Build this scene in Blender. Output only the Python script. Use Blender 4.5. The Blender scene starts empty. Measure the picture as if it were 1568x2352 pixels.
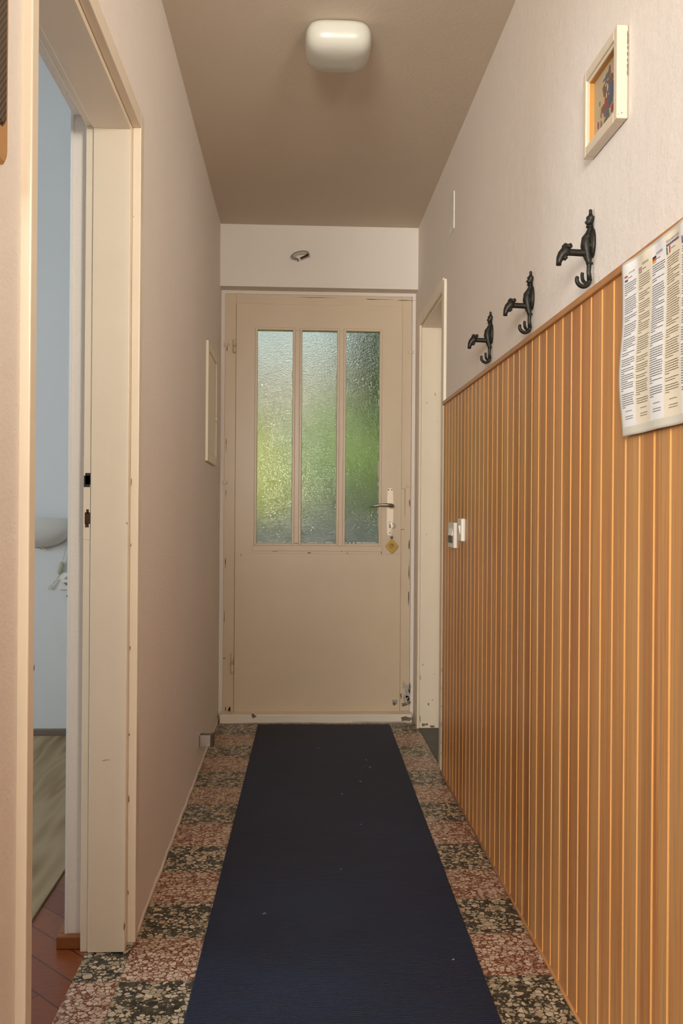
import bpy, bmesh, math, random
from mathutils import Vector, Matrix
random.seed(7)
S = bpy.context.scene
C = S.collection
PI = math.pi

# ------------------------------------------------------------------ camera
cd = bpy.data.cameras.new('camera'); cam = bpy.data.objects.new('camera', cd); C.objects.link(cam)
cd.sensor_fit = 'VERTICAL'; cd.sensor_height = 36.0
cd.lens = 2112.7 * 36.0 / 2352.0
cd.clip_start = 0.02
YAW, PITCH, ROLL, CH = 0.04844, 0.00177, -0.0072, 1.0054
fw = Vector((math.sin(YAW) * math.cos(PITCH), math.cos(YAW) * math.cos(PITCH), math.sin(PITCH)))
r0 = Vector((math.cos(YAW), -math.sin(YAW), 0)); u0 = r0.cross(fw)
rt = math.cos(ROLL) * r0 - math.sin(ROLL) * u0
up = math.sin(ROLL) * r0 + math.cos(ROLL) * u0
M = Matrix.Identity(4)
for i in range(3):
    M[i][0] = rt[i]; M[i][1] = up[i]; M[i][2] = -fw[i]
M[2][3] = CH
cam.matrix_world = M
S.camera = cam
S.view_settings.view_transform = 'Standard'
S.view_settings.look = 'None'
S.view_settings.gamma = 1.0
S.view_settings.use_curve_mapping = False
S.view_settings.exposure = 0.14
S.cycles.use_denoising = True
S.cycles.max_bounces = 10
S.cycles.diffuse_bounces = 6
S.cycles.sample_clamp_indirect = 4.0

# ------------------------------------------------------------------ daylight and added fill
W = bpy.data.worlds.new('sky'); S.world = W; W.use_nodes = True
wn = W.node_tree.nodes; wl = W.node_tree.links
bg = wn['Background']
sky = wn.new('ShaderNodeTexSky'); sky.sky_type = 'HOSEK_WILKIE'; sky.turbidity = 3.0
sky.sun_direction = Vector((0.60, -0.45, 0.66)).normalized(); sky.ground_albedo = 0.3
mxw = wn.new('ShaderNodeMix'); mxw.data_type = 'RGBA'; mxw.inputs[0].default_value = .65
wl.new(sky.outputs['Color'], mxw.inputs[6]); mxw.inputs[7].default_value = (.78, .86, .92, 1)      # thin bright cloud
wl.new(mxw.outputs[2], bg.inputs['Color']); bg.inputs['Strength'].default_value = 0.95

def sun(name, d, energy, color, ang=0.02):
    l = bpy.data.lights.new(name, 'SUN'); l.energy = energy; l.color = color; l.angle = ang
    o = bpy.data.objects.new(name, l); C.objects.link(o)
    o.rotation_euler = Vector(d).to_track_quat('Z', 'Y').to_euler()
    return o
sun('sun', (0.60, -0.45, 0.66), 4.3, (1.0, 0.92, 0.76))

def area(name, loc, direction, sx, sy, power, color, spread=PI):
    l = bpy.data.lights.new(name, 'AREA'); l.shape = 'RECTANGLE'; l.size = sx; l.size_y = sy
    l.energy = power; l.color = color; l.spread = spread
    o = bpy.data.objects.new(name, l); C.objects.link(o); o.location = loc
    o.rotation_euler = Vector(direction).to_track_quat('-Z', 'Z').to_euler()
    return o
# daylight through the window of the room behind the camera, and through the bedroom window
area('window_daylight', (-0.75, -2.34, 1.62), (.16, 1, .10), 1.2, 1.0, 62.0, (1.0, 0.96, 0.87), math.radians(96))
area('rear_fill', (0.98, -0.60, 1.85), (-.22, 1, .05), 0.45, 0.45, 12.5, (1.0, 0.95, 0.85), math.radians(80))  # fill added to brighten the left wall and jamb; no lamp stands there
area('bedroom_daylight', (-3.12, 2.35, 1.45), (1, 0, 0), 1.3, 1.1, 30.0, (0.90, 0.95, 1.0))

# ------------------------------------------------------------------ materials
class NT:
    def __init__(s, name):
        s.m = bpy.data.materials.new(name); s.m.use_nodes = True
        s.n = s.m.node_tree.nodes; s.l = s.m.node_tree.links
        s.b = s.n['Principled BSDF']
        s._co = None
    def new(s, t, **kw):
        x = s.n.new(t)
        for k, v in kw.items():
            if hasattr(x, k) and k not in x.inputs: setattr(x, k, v)
            else: x.inputs[k].default_value = v
        return x
    def link(s, a, b): s.l.new(a, b)
    def co(s):
        if s._co is None: s._co = s.new('ShaderNodeTexCoord').outputs['Object']
        return s._co
    def mapped(s, scale, loc=(0, 0, 0)):
        mp = s.new('ShaderNodeMapping'); s.link(s.co(), mp.inputs['Vector'])
        mp.inputs['Scale'].default_value = scale; mp.inputs['Location'].default_value = loc
        return mp.outputs['Vector']
    def noise(s, scale, detail=4, rough=.55, vec=None, dist=0):
        x = s.new('ShaderNodeTexNoise', Scale=scale, Detail=detail, Roughness=rough, Distortion=dist)
        s.link(vec if vec is not None else s.co(), x.inputs['Vector']); return x.outputs['Fac']
    def ramp(s, fac, stops, interp='LINEAR'):
        r = s.new('ShaderNodeValToRGB'); r.color_ramp.interpolation = interp
        e = r.color_ramp.elements
        while len(e) > 1: e.remove(e[0])
        e[0].position = stops[0][0]; e[0].color = (*stops[0][1], 1)
        for p_, c_ in stops[1:]:
            q = e.new(p_); q.color = (*c_, 1)
        s.link(fac, r.inputs['Fac']); return r.outputs['Color']
    def math(s, op, a, b=None, c=None):
        x = s.new('ShaderNodeMath', operation=op)
        for i, v in enumerate((a, b, c)):
            if v is None: continue
            if isinstance(v, (int, float)): x.inputs[i].default_value = v
            else: s.link(v, x.inputs[i])
        return x.outputs[0]
    def mix(s, fac, a, b, blend='MIX'):
        x = s.new('ShaderNodeMix', data_type='RGBA', blend_type=blend)
        for sock, v in ((x.inputs[0], fac), (x.inputs[6], a), (x.inputs[7], b)):
            if isinstance(v, (int, float)): sock.default_value = v
            elif isinstance(v, tuple): sock.default_value = (*v, 1)
            else: s.link(v, sock)
        return x.outputs[2]
    def color(s, v):
        if isinstance(v, tuple): s.b.inputs['Base Color'].default_value = (*v, 1)
        else: s.link(v, s.b.inputs['Base Color'])
    def bump(s, h, strength=.3, dist=.01):
        x = s.new('ShaderNodeBump', Strength=strength, Distance=dist)
        s.link(h, x.inputs['Height']); s.link(x.outputs['Normal'], s.b.inputs['Normal']); return x
    def set(s, **kw):
        for k, v in kw.items(): s.b.inputs[k.replace('_', ' ')].default_value = v
        return s

def plain(name, col, rough=.5, metal=0., bump=None, spec=.5, vary=0.):
    t = NT(name); t.set(Roughness=rough, Metallic=metal)
    t.b.inputs['Specular IOR Level'].default_value = spec
    if vary:
        f = t.noise(9, 5)
        t.color(t.ramp(f, [(.3, tuple(c * (1 - vary) for c in col)), (.7, tuple(min(1, c * (1 + vary)) for c in col))]))
    else: t.color(col)
    if bump: t.bump(t.noise(bump[0], 3), bump[1], bump[2])
    return t.m

def plaster(name, col, s=1.0):
    t = NT(name); t.set(Roughness=.72); t.b.inputs['Specular IOR Level'].default_value = .25
    f = t.noise(2.2, 4)
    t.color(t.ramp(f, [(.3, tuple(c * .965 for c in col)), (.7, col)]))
    v = t.mapped((1, .62, 1.25))
    a = t.noise(120, 3, .6, v); b = t.noise(18, 2)
    h = t.math('ADD', t.math('MULTIPLY', a, .55), t.math('MULTIPLY', b, .8))
    t.bump(h, .48 * s, .0045)
    return t.m

M_wall = plaster('wall_plaster', (.80, .735, .675))
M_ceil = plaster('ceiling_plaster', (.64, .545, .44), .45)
M_bwall = plaster('bedroom_plaster', (.72, .735, .73), .5)

def painted(name, col, chips=True, rough=.32):
    t = NT(name); t.set(Roughness=rough); t.b.inputs['Specular IOR Level'].default_value = .45
    f = t.noise(5, 5)
    base = t.ramp(f, [(.3, tuple(c * .94 for c in col)), (.75, col)])
    if chips:
        v = t.mapped((1, 1, .35))
        k = t.noise(70, 2, .5, v)
        k2 = t.noise(6, 2)
        mask = t.math('MULTIPLY', t.math('GREATER_THAN', k, .765), t.math('GREATER_THAN', k2, .55))
        base = t.mix(mask, base, (.30, .17, .09))
    t.color(base)
    st = t.noise(60, 3, .5, t.mapped((1, 1, .06)))
    t.bump(st, .12, .004)
    return t.m
M_cream = painted('cream_paint', (.82, .715, .57))
M_door = painted('door_paint', (.66, .53, .38))
M_white = painted('white_paint', (.80, .72, .60), False)
M_bare = plain('bare_patch', (.20, .15, .11), .9, vary=.4)
M_grey = plain('grey_patch', (.40, .37, .33), .9, vary=.3)
M_dark = plain('dark_gap', (.035, .025, .02), .9)

# terrazzo checkerboard
def terrazzo():
    t = NT('terrazzo_tiles'); t.set(Roughness=.38)
    sp = t.new('ShaderNodeSeparateXYZ'); t.link(t.co(), sp.inputs[0])
    gx = t.math('DIVIDE', t.math('ADD', sp.outputs['X'], .373), .194)
    gy = t.math('DIVIDE', t.math('SUBTRACT', sp.outputs['Y'], 4.190), .2)
    par = t.math('PINGPONG', t.math('ADD', t.math('FLOOR', gx), t.math('FLOOR', gy)), 1.0)   # 1 = odd = red
    par = t.math('GREATER_THAN', par, .5)
    # aggregate: distorted voronoi chips
    wv = t.new('ShaderNodeTexNoise', Scale=60, Detail=2); t.link(t.co(), wv.inputs['Vector'])
    va = t.new('ShaderNodeVectorMath', operation='MULTIPLY_ADD'); t.link(wv.outputs['Color'], va.inputs[0])
    va.inputs[1].default_value = (.006, .006, .006); t.link(t.co(), va.inputs[2])
    # tiles sit at random turns, so each row offsets its chips
    def chips(scale, rad, edge, seed):
        sh = t.new('ShaderNodeVectorMath', operation='ADD'); t.link(va.outputs[0], sh.inputs[0]); sh.inputs[1].default_value = (seed, seed * 1.7, 0)
        e = t.new('ShaderNodeTexVoronoi', feature='DISTANCE_TO_EDGE', Scale=scale); t.link(sh.outputs[0], e.inputs['Vector'])
        c = t.new('ShaderNodeTexVoronoi', feature='F1', Scale=scale); t.link(sh.outputs[0], c.inputs['Vector'])
        cs = t.new('ShaderNodeSeparateColor'); t.link(c.outputs['Color'], cs.inputs[0])
        r_ = t.math('MULTIPLY_ADD', cs.outputs['Green'], rad, rad * .55)
        return t.math('MULTIPLY', t.math('LESS_THAN', c.outputs['Distance'], r_), t.math('GREATER_THAN', e.outputs['Distance'], edge)), cs
    pat = t.math('SUBTRACT', t.noise(22, 2), .5)
    a1, c1 = chips(82, .52, .06, 1.3); a2, c2 = chips(165, .44, .07, 4.1)
    red = t.mix(a2, (.200, .060, .036), t.ramp(c2.outputs['Red'], [(0, (.30, .15, .10)), (1, (.56, .43, .33))]))
    red = t.mix(a1, red, t.ramp(c1.outputs['Red'], [(0, (.40, .22, .15)), (.2, (.56, .42, .32)), (1, (.74, .63, .50))]))
    b1, d1 = chips(72, .58, .05, 7.7); b2, d2 = chips(150, .40, .07, 9.9)
    k1 = t.math('MULTIPLY', b1, t.math('GREATER_THAN', t.math('MULTIPLY_ADD', pat, 2.2, d1.outputs['Blue']), .22))
    k2 = t.math('MULTIPLY', b2, t.math('GREATER_THAN', t.math('MULTIPLY_ADD', pat, 2.0, d2.outputs['Blue']), .50))
    blk = t.mix(k2, t.ramp(t.noise(45, 2), [(.4, (.020, .020, .017)), (.62, (.075, .075, .055))]), t.ramp(d2.outputs['Red'], [(0, (.26, .23, .16)), (1, (.52, .45, .32))]))
    blk = t.mix(k1, blk, t.ramp(d1.outputs['Red'], [(0, (.38, .31, .21)), (.5, (.56, .47, .34)), (1, (.72, .62, .47))]))
    col = t.mix(par, blk, red)
    # joints
    jx = t.math('PINGPONG', gx, .5); jy = t.math('PINGPONG', gy, .5)
    j = t.math('LESS_THAN', t.math('MINIMUM', jx, jy), .006)
    col = t.mix(t.math('MULTIPLY', j, .75), col, (.20, .15, .10))
    dirt = t.ramp(t.noise(2.5, 4), [(.25, (.84, .82, .78)), (.7, (1, 1, 1))])
    t.color(t.mix(1.0, col, dirt, 'MULTIPLY'))
    t.bump(t.noise(12, 3), .05, .004)
    return t.m
M_terr = terrazzo()

def parquet():
    t = NT('parquet'); t.set(Roughness=.35)
    rot = t.new('ShaderNodeMapping'); t.link(t.co(), rot.inputs['Vector']); rot.inputs['Rotation'].default_value = (0, 0, .80)
    br = t.new('ShaderNodeTexBrick', offset=.5)
    t.link(rot.outputs[0], br.inputs['Vector'])
    for k, v in (('Scale', 1.0), ('Mortar Size', .0016), ('Brick Width', .32), ('Row Height', .075), ('Bias', 0.)): br.inputs[k].default_value = v
    br.inputs['Color1'].default_value = (.17, .042, .014, 1); br.inputs['Color2'].default_value = (.24, .068, .02, 1); br.inputs['Mortar'].default_value = (.05, .02, .01, 1)
    g = t.noise(30, 5, .6, t.mapped((1, 6, 1)))
    t.color(t.mix(1.0, br.outputs['Color'], t.ramp(g, [(.3, (.75, .7, .68)), (.7, (1.05, 1.05, 1.05))]), 'MULTIPLY'))
    return t.m
M_parq = parquet()

PITCHW, PH0 = .0639, 1.371
def pine():
    t = NT('pine_panelling'); t.set(Roughness=.36); t.b.inputs['Specular IOR Level'].default_value = .4
    sp = t.new('ShaderNodeSeparateXYZ'); t.link(t.co(), sp.inputs[0])
    idx = t.math('FLOOR', t.math('DIVIDE', t.math('SUBTRACT', sp.outputs['Y'], PH0), PITCHW))
    wn_ = t.new('ShaderNodeTexWhiteNoise', noise_dimensions='1D'); t.link(idx, wn_.inputs['W'])
    cb = t.new('ShaderNodeCombineXYZ'); t.link(sp.outputs['X'], cb.inputs[0]); t.link(sp.outputs['Y'], cb.inputs[1])
    t.link(t.math('ADD', t.math('MULTIPLY', sp.outputs['Z'], .022), t.math('MULTIPLY', wn_.outputs['Value'], 9.)), cb.inputs[2])
    g = t.noise(62, 4, .6, cb.outputs[0], .6)
    cb2 = t.new('ShaderNodeCombineXYZ'); t.link(sp.outputs['Y'], cb2.inputs[1]); t.link(t.math('MULTIPLY', sp.outputs['Z'], .006), cb2.inputs[2])
    g2 = t.noise(330, 2, .6, cb2.outputs[0])
    col = t.ramp(g, [(.25, (.40, .150, .055)), (.40, (.53, .225, .075)), (.52, (.56, .275, .095)), (.62, (.45, .235, .105)), (.72, (.47, .175, .06)), (.85, (.38, .14, .05))])
    tone = t.ramp(wn_.outputs['Value'], [(0, (.74, .64, .58)), (.3, (.98, .92, .85)), (.6, (1, 1.02, 1)), (1, (1.12, 1.2, 1.25))])
    col = t.mix(.8, col, tone, 'MULTIPLY')
    col = t.mix(.35, col, t.ramp(g2, [(.3, (.55, .45, .40)), (.6, (1.1, 1.1, 1.1))]), 'MULTIPLY')
    t.color(col)
    t.bump(g2, .06, .002)
    return t.m
M_pine = pine()
M_pine_edge = plain('pine_groove', (.72, .35, .11), .4, vary=.06)
M_rail = plain('pine_rail', (.46, .21, .075), .35, vary=.12)

def matmat():
    t = NT('blue_ribbed_mat'); t.set(Roughness=.62); t.b.inputs['Specular IOR Level'].default_value = .35
    f = t.noise(2.0, 4)
    t.color(t.ramp(f, [(.3, (.011, .018, .042)), (.7, (.014, .027, .068))]))
    wv = t.new('ShaderNodeTexWave', wave_type='BANDS', bands_direction='Y', Scale=45.0, Distortion=.3)
    t.link(t.co(), wv.inputs['Vector'])
    t.bump(t.math('ADD', wv.outputs['Fac'], t.math('MULTIPLY', t.noise(300, 2), .5)), .55, .0025)
    return t.m
M_mat = matmat()

def bronze():
    t = NT('patinated_bronze'); t.set(Roughness=.48, Metallic=.35)
    n = t.noise(120, 4)
    t.color(t.ramp(n, [(.45, (.012, .010, .007)), (.62, (.024, .022, .016)), (.72, (.045, .075, .058)), (.88, (.14, .24, .19))]))
    t.bump(t.noise(200, 2), .25, .0012)
    return t.m
M_bronze = bronze()
M_brass = plain('brass', (.75, .55, .22), .22, 1.0)
M_chrome = plain('chrome', (.75, .74, .72), .18, 1.0)
M_steel = plain('brushed_steel', (.30, .27, .22), .33, 1.0)
M_alu = plain('anodised_plate', (.80, .68, .55), .5, .3)
M_key = plain('nickel_key', (.55, .50, .44), .3, 1.0)
M_plastic = plain('white_plastic', (.80, .77, .70), .35)
M_dkplastic = plain('dark_plastic', (.06, .045, .035), .4)
M_tag = plain('yellow_tag', (.50, .28, .010), .35, vary=.05)
M_tagink = plain('tag_ink', (.17, .10, .01), .5)
M_black = plain('black_tape', (.012, .010, .009), .5)
M_cable = plain('grey_cable', (.30, .27, .21), .5)
M_opal = NT('opal_glass'); M_opal.set(Roughness=.28); M_opal.color((.53, .515, .45)); M_opal.b.inputs['Subsurface Weight'].default_value = .25
M_opal.b.inputs['Subsurface Radius'].default_value = (.02, .02, .02); M_opal = M_opal.m
M_frost = plain('frosted_glass', (.62, .60, .56), .3)
M_frostrim = plain('pink_glass_rim', (.46, .38, .36), .3)
M_slip = plain('varnished_slip', (.55, .27, .07), .4, vary=.1)
M_goldwood = plain('varnished_beech', (.46, .25, .09), .35, vary=.12)

def wicker():
    t = NT('dark_wicker'); t.set(Roughness=.6)
    w = t.new('ShaderNodeTexChecker', Scale=220.); t.link(t.co(), w.inputs['Vector'])
    t.color(t.mix(w.outputs['Fac'], (.03, .022, .015), (.14, .10, .06))); t.bump(w.outputs['Fac'], .6, .003)
    return t.m
M_wicker = wicker()

def pebbled():
    t = NT('pebbled_glass'); t.set(Roughness=.03, IOR=1.45)
    t.b.inputs['Transmission Weight'].default_value = 1.0; t.color((.86, .93, .76))
    a = t.noise(105, 2, .5, t.mapped((1, 1, 1.35)), .8); b = t.noise(230, 2)
    t.bump(t.math('ADD', a, t.math('MULTIPLY', b, .30)), .9, .0012)
    return t.m
M_glass = pebbled()

def rugmat():
    t = NT('striped_rug'); t.set(Roughness=.95); t.b.inputs['Specular IOR Level'].default_value = .1
    sp = t.new('ShaderNodeSeparateXYZ'); t.link(t.co(), sp.inputs[0])
    n = t.noise(3.0, 2, .4, t.mapped((3.0, .30, 1)))
    c = t.ramp(n, [(.32, (.21, .145, .08)), (.47, (.40, .31, .19)), (.54, (.28, .205, .12)), (.68, (.45, .36, .23))])
    w = t.new('ShaderNodeTexWave', wave_type='BANDS', bands_direction='Y', Scale=55., Distortion=1.); t.link(t.co(), w.inputs['Vector'])
    t.color(t.mix(.25, c, t.ramp(w.outputs['Fac'], [(0, (.55, .55, .5)), (1, (1.1, 1.1, 1.1))]), 'MULTIPLY'))
    t.bump(w.outputs['Fac'], .4, .003)
    return t.m
M_rug = rugmat()

# ------------------------------------------------------------------ mesh helpers
class MB:
    def __init__(s, *mats): s.bm = bmesh.new(); s.mats = list(mats)
    def _faces(s, fs, mi, smooth):
        for f in fs:
            if f.is_valid: f.material_index = mi; f.smooth = smooth
    def box(s, x0, x1, y0, y1, z0, z1, bev=0., mi=0, seg=2):
        r = bmesh.ops.create_cube(s.bm, size=1.0)
        vs = r['verts']
        for v in vs:
            v.co = Vector(((x0 + x1) / 2 + v.co.x * abs(x1 - x0), (y0 + y1) / 2 + v.co.y * abs(y1 - y0), (z0 + z1) / 2 + v.co.z * abs(z1 - z0)))
        fs = set(f for v in vs for f in v.link_faces); s._faces(fs, mi, False)
        if bev:
            es = list(set(e for v in vs for e in v.link_edges))
            o = bmesh.ops.bevel(s.bm, geom=es, offset=bev, segments=seg, affect='EDGES', profile=.5)
            s._faces(o['faces'], mi, False)
        return s
    def tube(s, pts, r, n=12, mi=0, caps=True, flat=None):
        pts = [Vector(p) for p in pts]; rs = r if isinstance(r, (list, tuple)) else [r] * len(pts)
        rings = []; prev = None
        for i, p in enumerate(pts):
            d = (pts[min(i + 1, len(pts) - 1)] - pts[max(i - 1, 0)]).normalized()
            if prev is None:
                a = Vector((0, 0, 1)) if abs(d.z) < .9 else Vector((1, 0, 0))
                n1 = (a - d * a.dot(d)).normalized()
            else: n1 = (prev - d * prev.dot(d)).normalized()
            prev = n1; n2 = d.cross(n1)
            k = flat or 1.0
            rings.append([s.bm.verts.new(p + rs[i] * (math.cos(2 * PI * j / n) * n1 * k + math.sin(2 * PI * j / n) * n2)) for j in range(n)])
        for a, b in zip(rings, rings[1:]):
            for j in range(n):
                f = s.bm.faces.new((a[j], a[(j + 1) % n], b[(j + 1) % n], b[j])); f.material_index = mi; f.smooth = True
        if caps:
            for ring, rev in ((rings[0], True), (rings[-1], False)):
                f = s.bm.faces.new(list(reversed(ring)) if rev else ring); f.material_index = mi
        return s
    def loft(s, rings, mi=0, smooth=True, cap0=True, cap1=True, closed=True):
        R = [[s.bm.verts.new(p) for p in ring] for ring in rings]; n = len(R[0])
        for a, b in zip(R, R[1:]):
            for j in range(n if closed else n - 1):
                f = s.bm.faces.new((a[j], a[(j + 1) % n], b[(j + 1) % n], b[j])); f.material_index = mi; f.smooth = smooth
        if cap0: f = s.bm.faces.new(list(reversed(R[0]))); f.material_index = mi; f.smooth = False
        if cap1: f = s.bm.faces.new(R[-1]); f.material_index = mi; f.smooth = False
        return s
    def lathe(s, prof, c, axis='Z', n=24, mi=0):
        c = Vector(c); rings = []
        for r, h in prof:
            ring = []
            for j in range(n):
                a = 2 * PI * j / n; x, y = max(r, 1e-5) * math.cos(a), max(r, 1e-5) * math.sin(a)
                v = {'Z': Vector((x, y, h)), 'Y': Vector((x, h, -y)), 'X': Vector((h, x, y))}[axis]
                ring.append(c + v)
            rings.append(ring)
        return s.loft(rings, mi)
    def poly(s, pts, thick, nrm, mi=0, smooth=False):
        nrm = Vector(nrm) * thick
        a = [Vector(p) for p in pts]
        return s.loft([[p for p in a], [p + nrm for p in a]], mi, smooth)
    def blob(s, c, u, v, ru, rv, nrm, mi=1, n=11, lift=.0004, rough=.35):
        c = Vector(c) ; u = Vector(u); v = Vector(v); nn = Vector(nrm)
        vs = []
        for j in range(n):
            a = 2 * PI * j / n; k = 1 + random.uniform(-rough, rough)
            vs.append(c + u * ru * k * math.cos(a) + v * rv * k * math.sin(a))
        s.poly(vs, lift, nn, mi); return s
    def build(s, name, parent=None, mats=None):
        bmesh.ops.recalc_face_normals(s.bm, faces=s.bm.faces)
        me = bpy.data.meshes.new(name); s.bm.to_mesh(me); s.bm.free()
        for m in (mats or s.mats): me.materials.append(m)
        o = bpy.data.objects.new(name, me); C.objects.link(o)
        if parent:
            o.parent = parent
            l = Vector(parent.location); p = parent.parent
            while p: l += Vector(p.location); p = p.parent
            me.transform(Matrix.Translation(-l))      # parts keep their place in the room
        return o

def tag(o, label, cat, group=None, kind=None):
    o['label'] = label; o['category'] = cat
    if group: o['group'] = group
    if kind: o['kind'] = kind
    return o
def thing(name, loc, label, cat, group=None, kind=None):
    o = bpy.data.objects.new(name, None); C.objects.link(o); o.location = loc; o.empty_display_size = .05
    return tag(o, label, cat, group, kind)
def struct(o, label, cat): return tag(o, label, cat, None, 'structure')
def copy_tree(o, off, parent=None):
    c = o.copy(); C.objects.link(c)
    if parent: c.parent = parent
    else: c.location = Vector(o.location) + Vector(off)
    for ch in o.children: copy_tree(ch, off, c)
    return c

XL, XR, D, HC = -.373, .575, 4.405, 2.383
WX = -.523                       # bedroom face of the left wall
YB = 4.49                        # plaster plane round the entrance door

# ------------------------------------------------------------------ the setting
f = MB(M_terr); f.box(XL - .10, XR + .13, .3, 4.62, -.06, 0); f.box(-1.8, XL - .10, .3, .85, -.06, 0); f.box(XR + .13, 1.4, .3, .95, -.06, 0); f.box(-1.8, 1.4, -2.4, .3, -.06, 0)
struct(f.build('floor'), 'black and red terrazzo tiles laid in a checkerboard along the corridor', 'floor')
f = MB(M_parq); f.box(-3.2, XL - .10, .85, 4.22, -.06, 0)
struct(f.build('floor_bedroom'), 'reddish parquet floor of the bedroom seen through the left doorway', 'floor')
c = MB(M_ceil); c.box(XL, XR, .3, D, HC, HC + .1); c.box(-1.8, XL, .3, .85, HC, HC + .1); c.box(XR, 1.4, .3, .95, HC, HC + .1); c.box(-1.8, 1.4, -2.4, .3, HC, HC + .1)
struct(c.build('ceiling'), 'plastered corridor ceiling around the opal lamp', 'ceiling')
HB = 3.15
c = MB(M_bwall); c.box(-3.2, WX, .85, 4.3, HB, HB + .1)
struct(c.build('ceiling_bedroom'), 'bedroom ceiling behind the left doorway', 'ceiling')

# left wall with the bedroom doorway  (opening y 1.285..2.165, z 0..1.93)
OY0, OY1, OZ = 1.285, 2.160, 1.925
w = MB(M_wall)
w.box(WX, XL, .85, OY0, 0, HC); w.box(WX, XL, OY1, 4.62, 0, HC); w.box(WX, XL, OY0, OY1, OZ, HC)
struct(w.build('wall_left'), 'rough white plastered left wall with the doorway to the bedroom', 'wall')
# right wall with the recessed cupboard doorway (opening y 3.60..4.31, z 0..1.90)
RY0, RY1, RZ = 3.60, 4.315, 1.90
w = MB(M_wall)
w.box(XR, XR + .13, .95, RY0, 0, HC); w.box(XR, XR + .13, RY1, 4.62, 0, HC); w.box(XR, XR + .13, RY0, RY1, RZ, HC)
struct(w.build('wall_right'), 'rough white plastered right wall above the pine panelling', 'wall')
# end wall: header above the entrance door, plaster set back round its frame
w = MB(M_wall)
w.box(XL, XR, D, 4.62, 2.087, HC)
w.box(XL, -.352, YB, 4.62, 0, 2.087); w.box(.5585, XR, YB - .001, 4.62, 0, 2.087); w.box(-.352, .5585, YB - .001, 4.62, 2.0712, 2.087)
struct(w.build('wall_back'), 'plastered end wall above the entrance door', 'wall')
# walls of the bedroom
w = MB(M_bwall)
w.box(-3.2, WX, 4.19, 4.3, 0, HB)
struct(w.build('wall_bedroom_far'), 'pale blue-lit bedroom wall behind the wall lamp', 'wall')
w = MB(M_bwall)
w.box(-3.32, -3.2, .85, 1.6, 0, HB); w.box(-3.32, -3.2, 3.1, 4.3, 0, HB); w.box(-3.32, -3.2, 1.6, 3.1, 0, .85); w.box(-3.32, -3.2, 1.6, 3.1, 2.05, HB)
struct(w.build('wall_bedroom_window'), 'bedroom wall with the window, outside the view to the left', 'wall')
w = MB(M_bwall); w.box(-3.2, WX, .85, .95, 0, HB)
struct(w.build('wall_bedroom_near'), 'near wall of the bedroom, outside the view', 'wall')
# plaster skin on the bedroom side and in the reveal: rounded arris
w = MB(M_bwall)
w.box(WX - .006, WX, OY1 - .004, 4.19, .0, HB)
w.box(WX - .006, WX, .95, OY0, 0, HB)
w.box(WX - .006, WX, OY0, OY1 - .004, OZ + .01, HB)
w.box(WX, WX + .1, .85, 4.3, HC, HB)
struct(w.build('wall_bedroom_side'), 'bedroom side of the wall round the doorway', 'wall')
# room behind the camera
w = MB(M_wall)
w.box(-1.8, -1.40, -2.5, -2.4, 0, HC); w.box(-.10, 1.4, -2.5, -2.4, 0, HC); w.box(-1.40, -.10, -2.5, -2.4, 0, .85); w.box(-1.40, -.10, -2.5, -2.4, 2.15, HC)
w.box(-1.9, -1.8, -2.5, .85, 0, HC); w.box(1.4, 1.5, -2.5, .95, 0, HC)
w.box(-1.8, WX, .75, .85, 0, HC); w.box(XR + .13, 1.4, .85, .95, 0, HC)
struct(w.build('wall_rear'), 'walls of the room behind the viewpoint', 'wall')
def window(name, axis, pos, a0, a1, z0, z1, label):
    r = thing(name, (0, 0, 0), label, 'window', None, 'structure')
    m = MB(M_white)
    def bar(u0, u1, v0, v1):
        if axis == 'y': m.box(u0, u1, pos - .03, pos + .02, v0, v1, .003)
        else: m.box(pos - .03, pos + .02, u0, u1, v0, v1, .003)
    bar(a0, a0 + .05, z0, z1); bar(a1 - .05, a1, z0, z1); bar(a0 + .05, a1 - .05, z0, z0 + .05); bar(a0 + .05, a1 - .05, z1 - .05, z1)
    mid = (a0 + a1) / 2; bar(mid - .03, mid + .03, z0 + .05, z1 - .05)
    m.build('window_frame', r)
    return r
window('window_1', 'y', -2.43, -1.40, -.10, .85, 2.15, 'window of the room behind the viewpoint')
window('window_2', 'x', -3.26, 1.6, 3.1, .85, 2.05, 'bedroom window outside the view to the left')

# baseboards
b = MB(plain('brown_skirting', (.20, .155, .115), .5)); b.box(-3.2, WX - .006, 4.172, 4.19, 0, .032, .003)
struct(b.build('baseboard_bedroom'), 'low brown skirting under the pale bedroom wall', 'baseboard')
b = MB(plain('reddish_skirting', (.22, .075, .02), .4, vary=.2)); b.box(WX - .022, -.486, OY1 - .020, OY1, 0, .030, .003); b.box(WX - .022, WX - .006, OY1, 4.17, 0, .030, .003)
struct(b.build('baseboard_doorway'), 'short reddish skirting block in the bedroom doorway reveal', 'baseboard')
b = MB(M_wall)
rings = []
for i in range(60):
    y0 = 2.192 + i * (YB - 2.192) / 59; t_ = random.uniform(.0025, .0055); hgt = random.uniform(.011, .020)
    rings.append([(XL - .002, y0, .0002), (XL + t_, y0, .0002), (XL + t_ * .9, y0, hgt * .6), (XL + .0008, y0, hgt), (XL - .002, y0, hgt)])
b.loft(rings, 0, True)
struct(b.build('baseboard_left'), 'ragged plaster edge where the left wall meets the tiles', 'baseboard')

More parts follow.
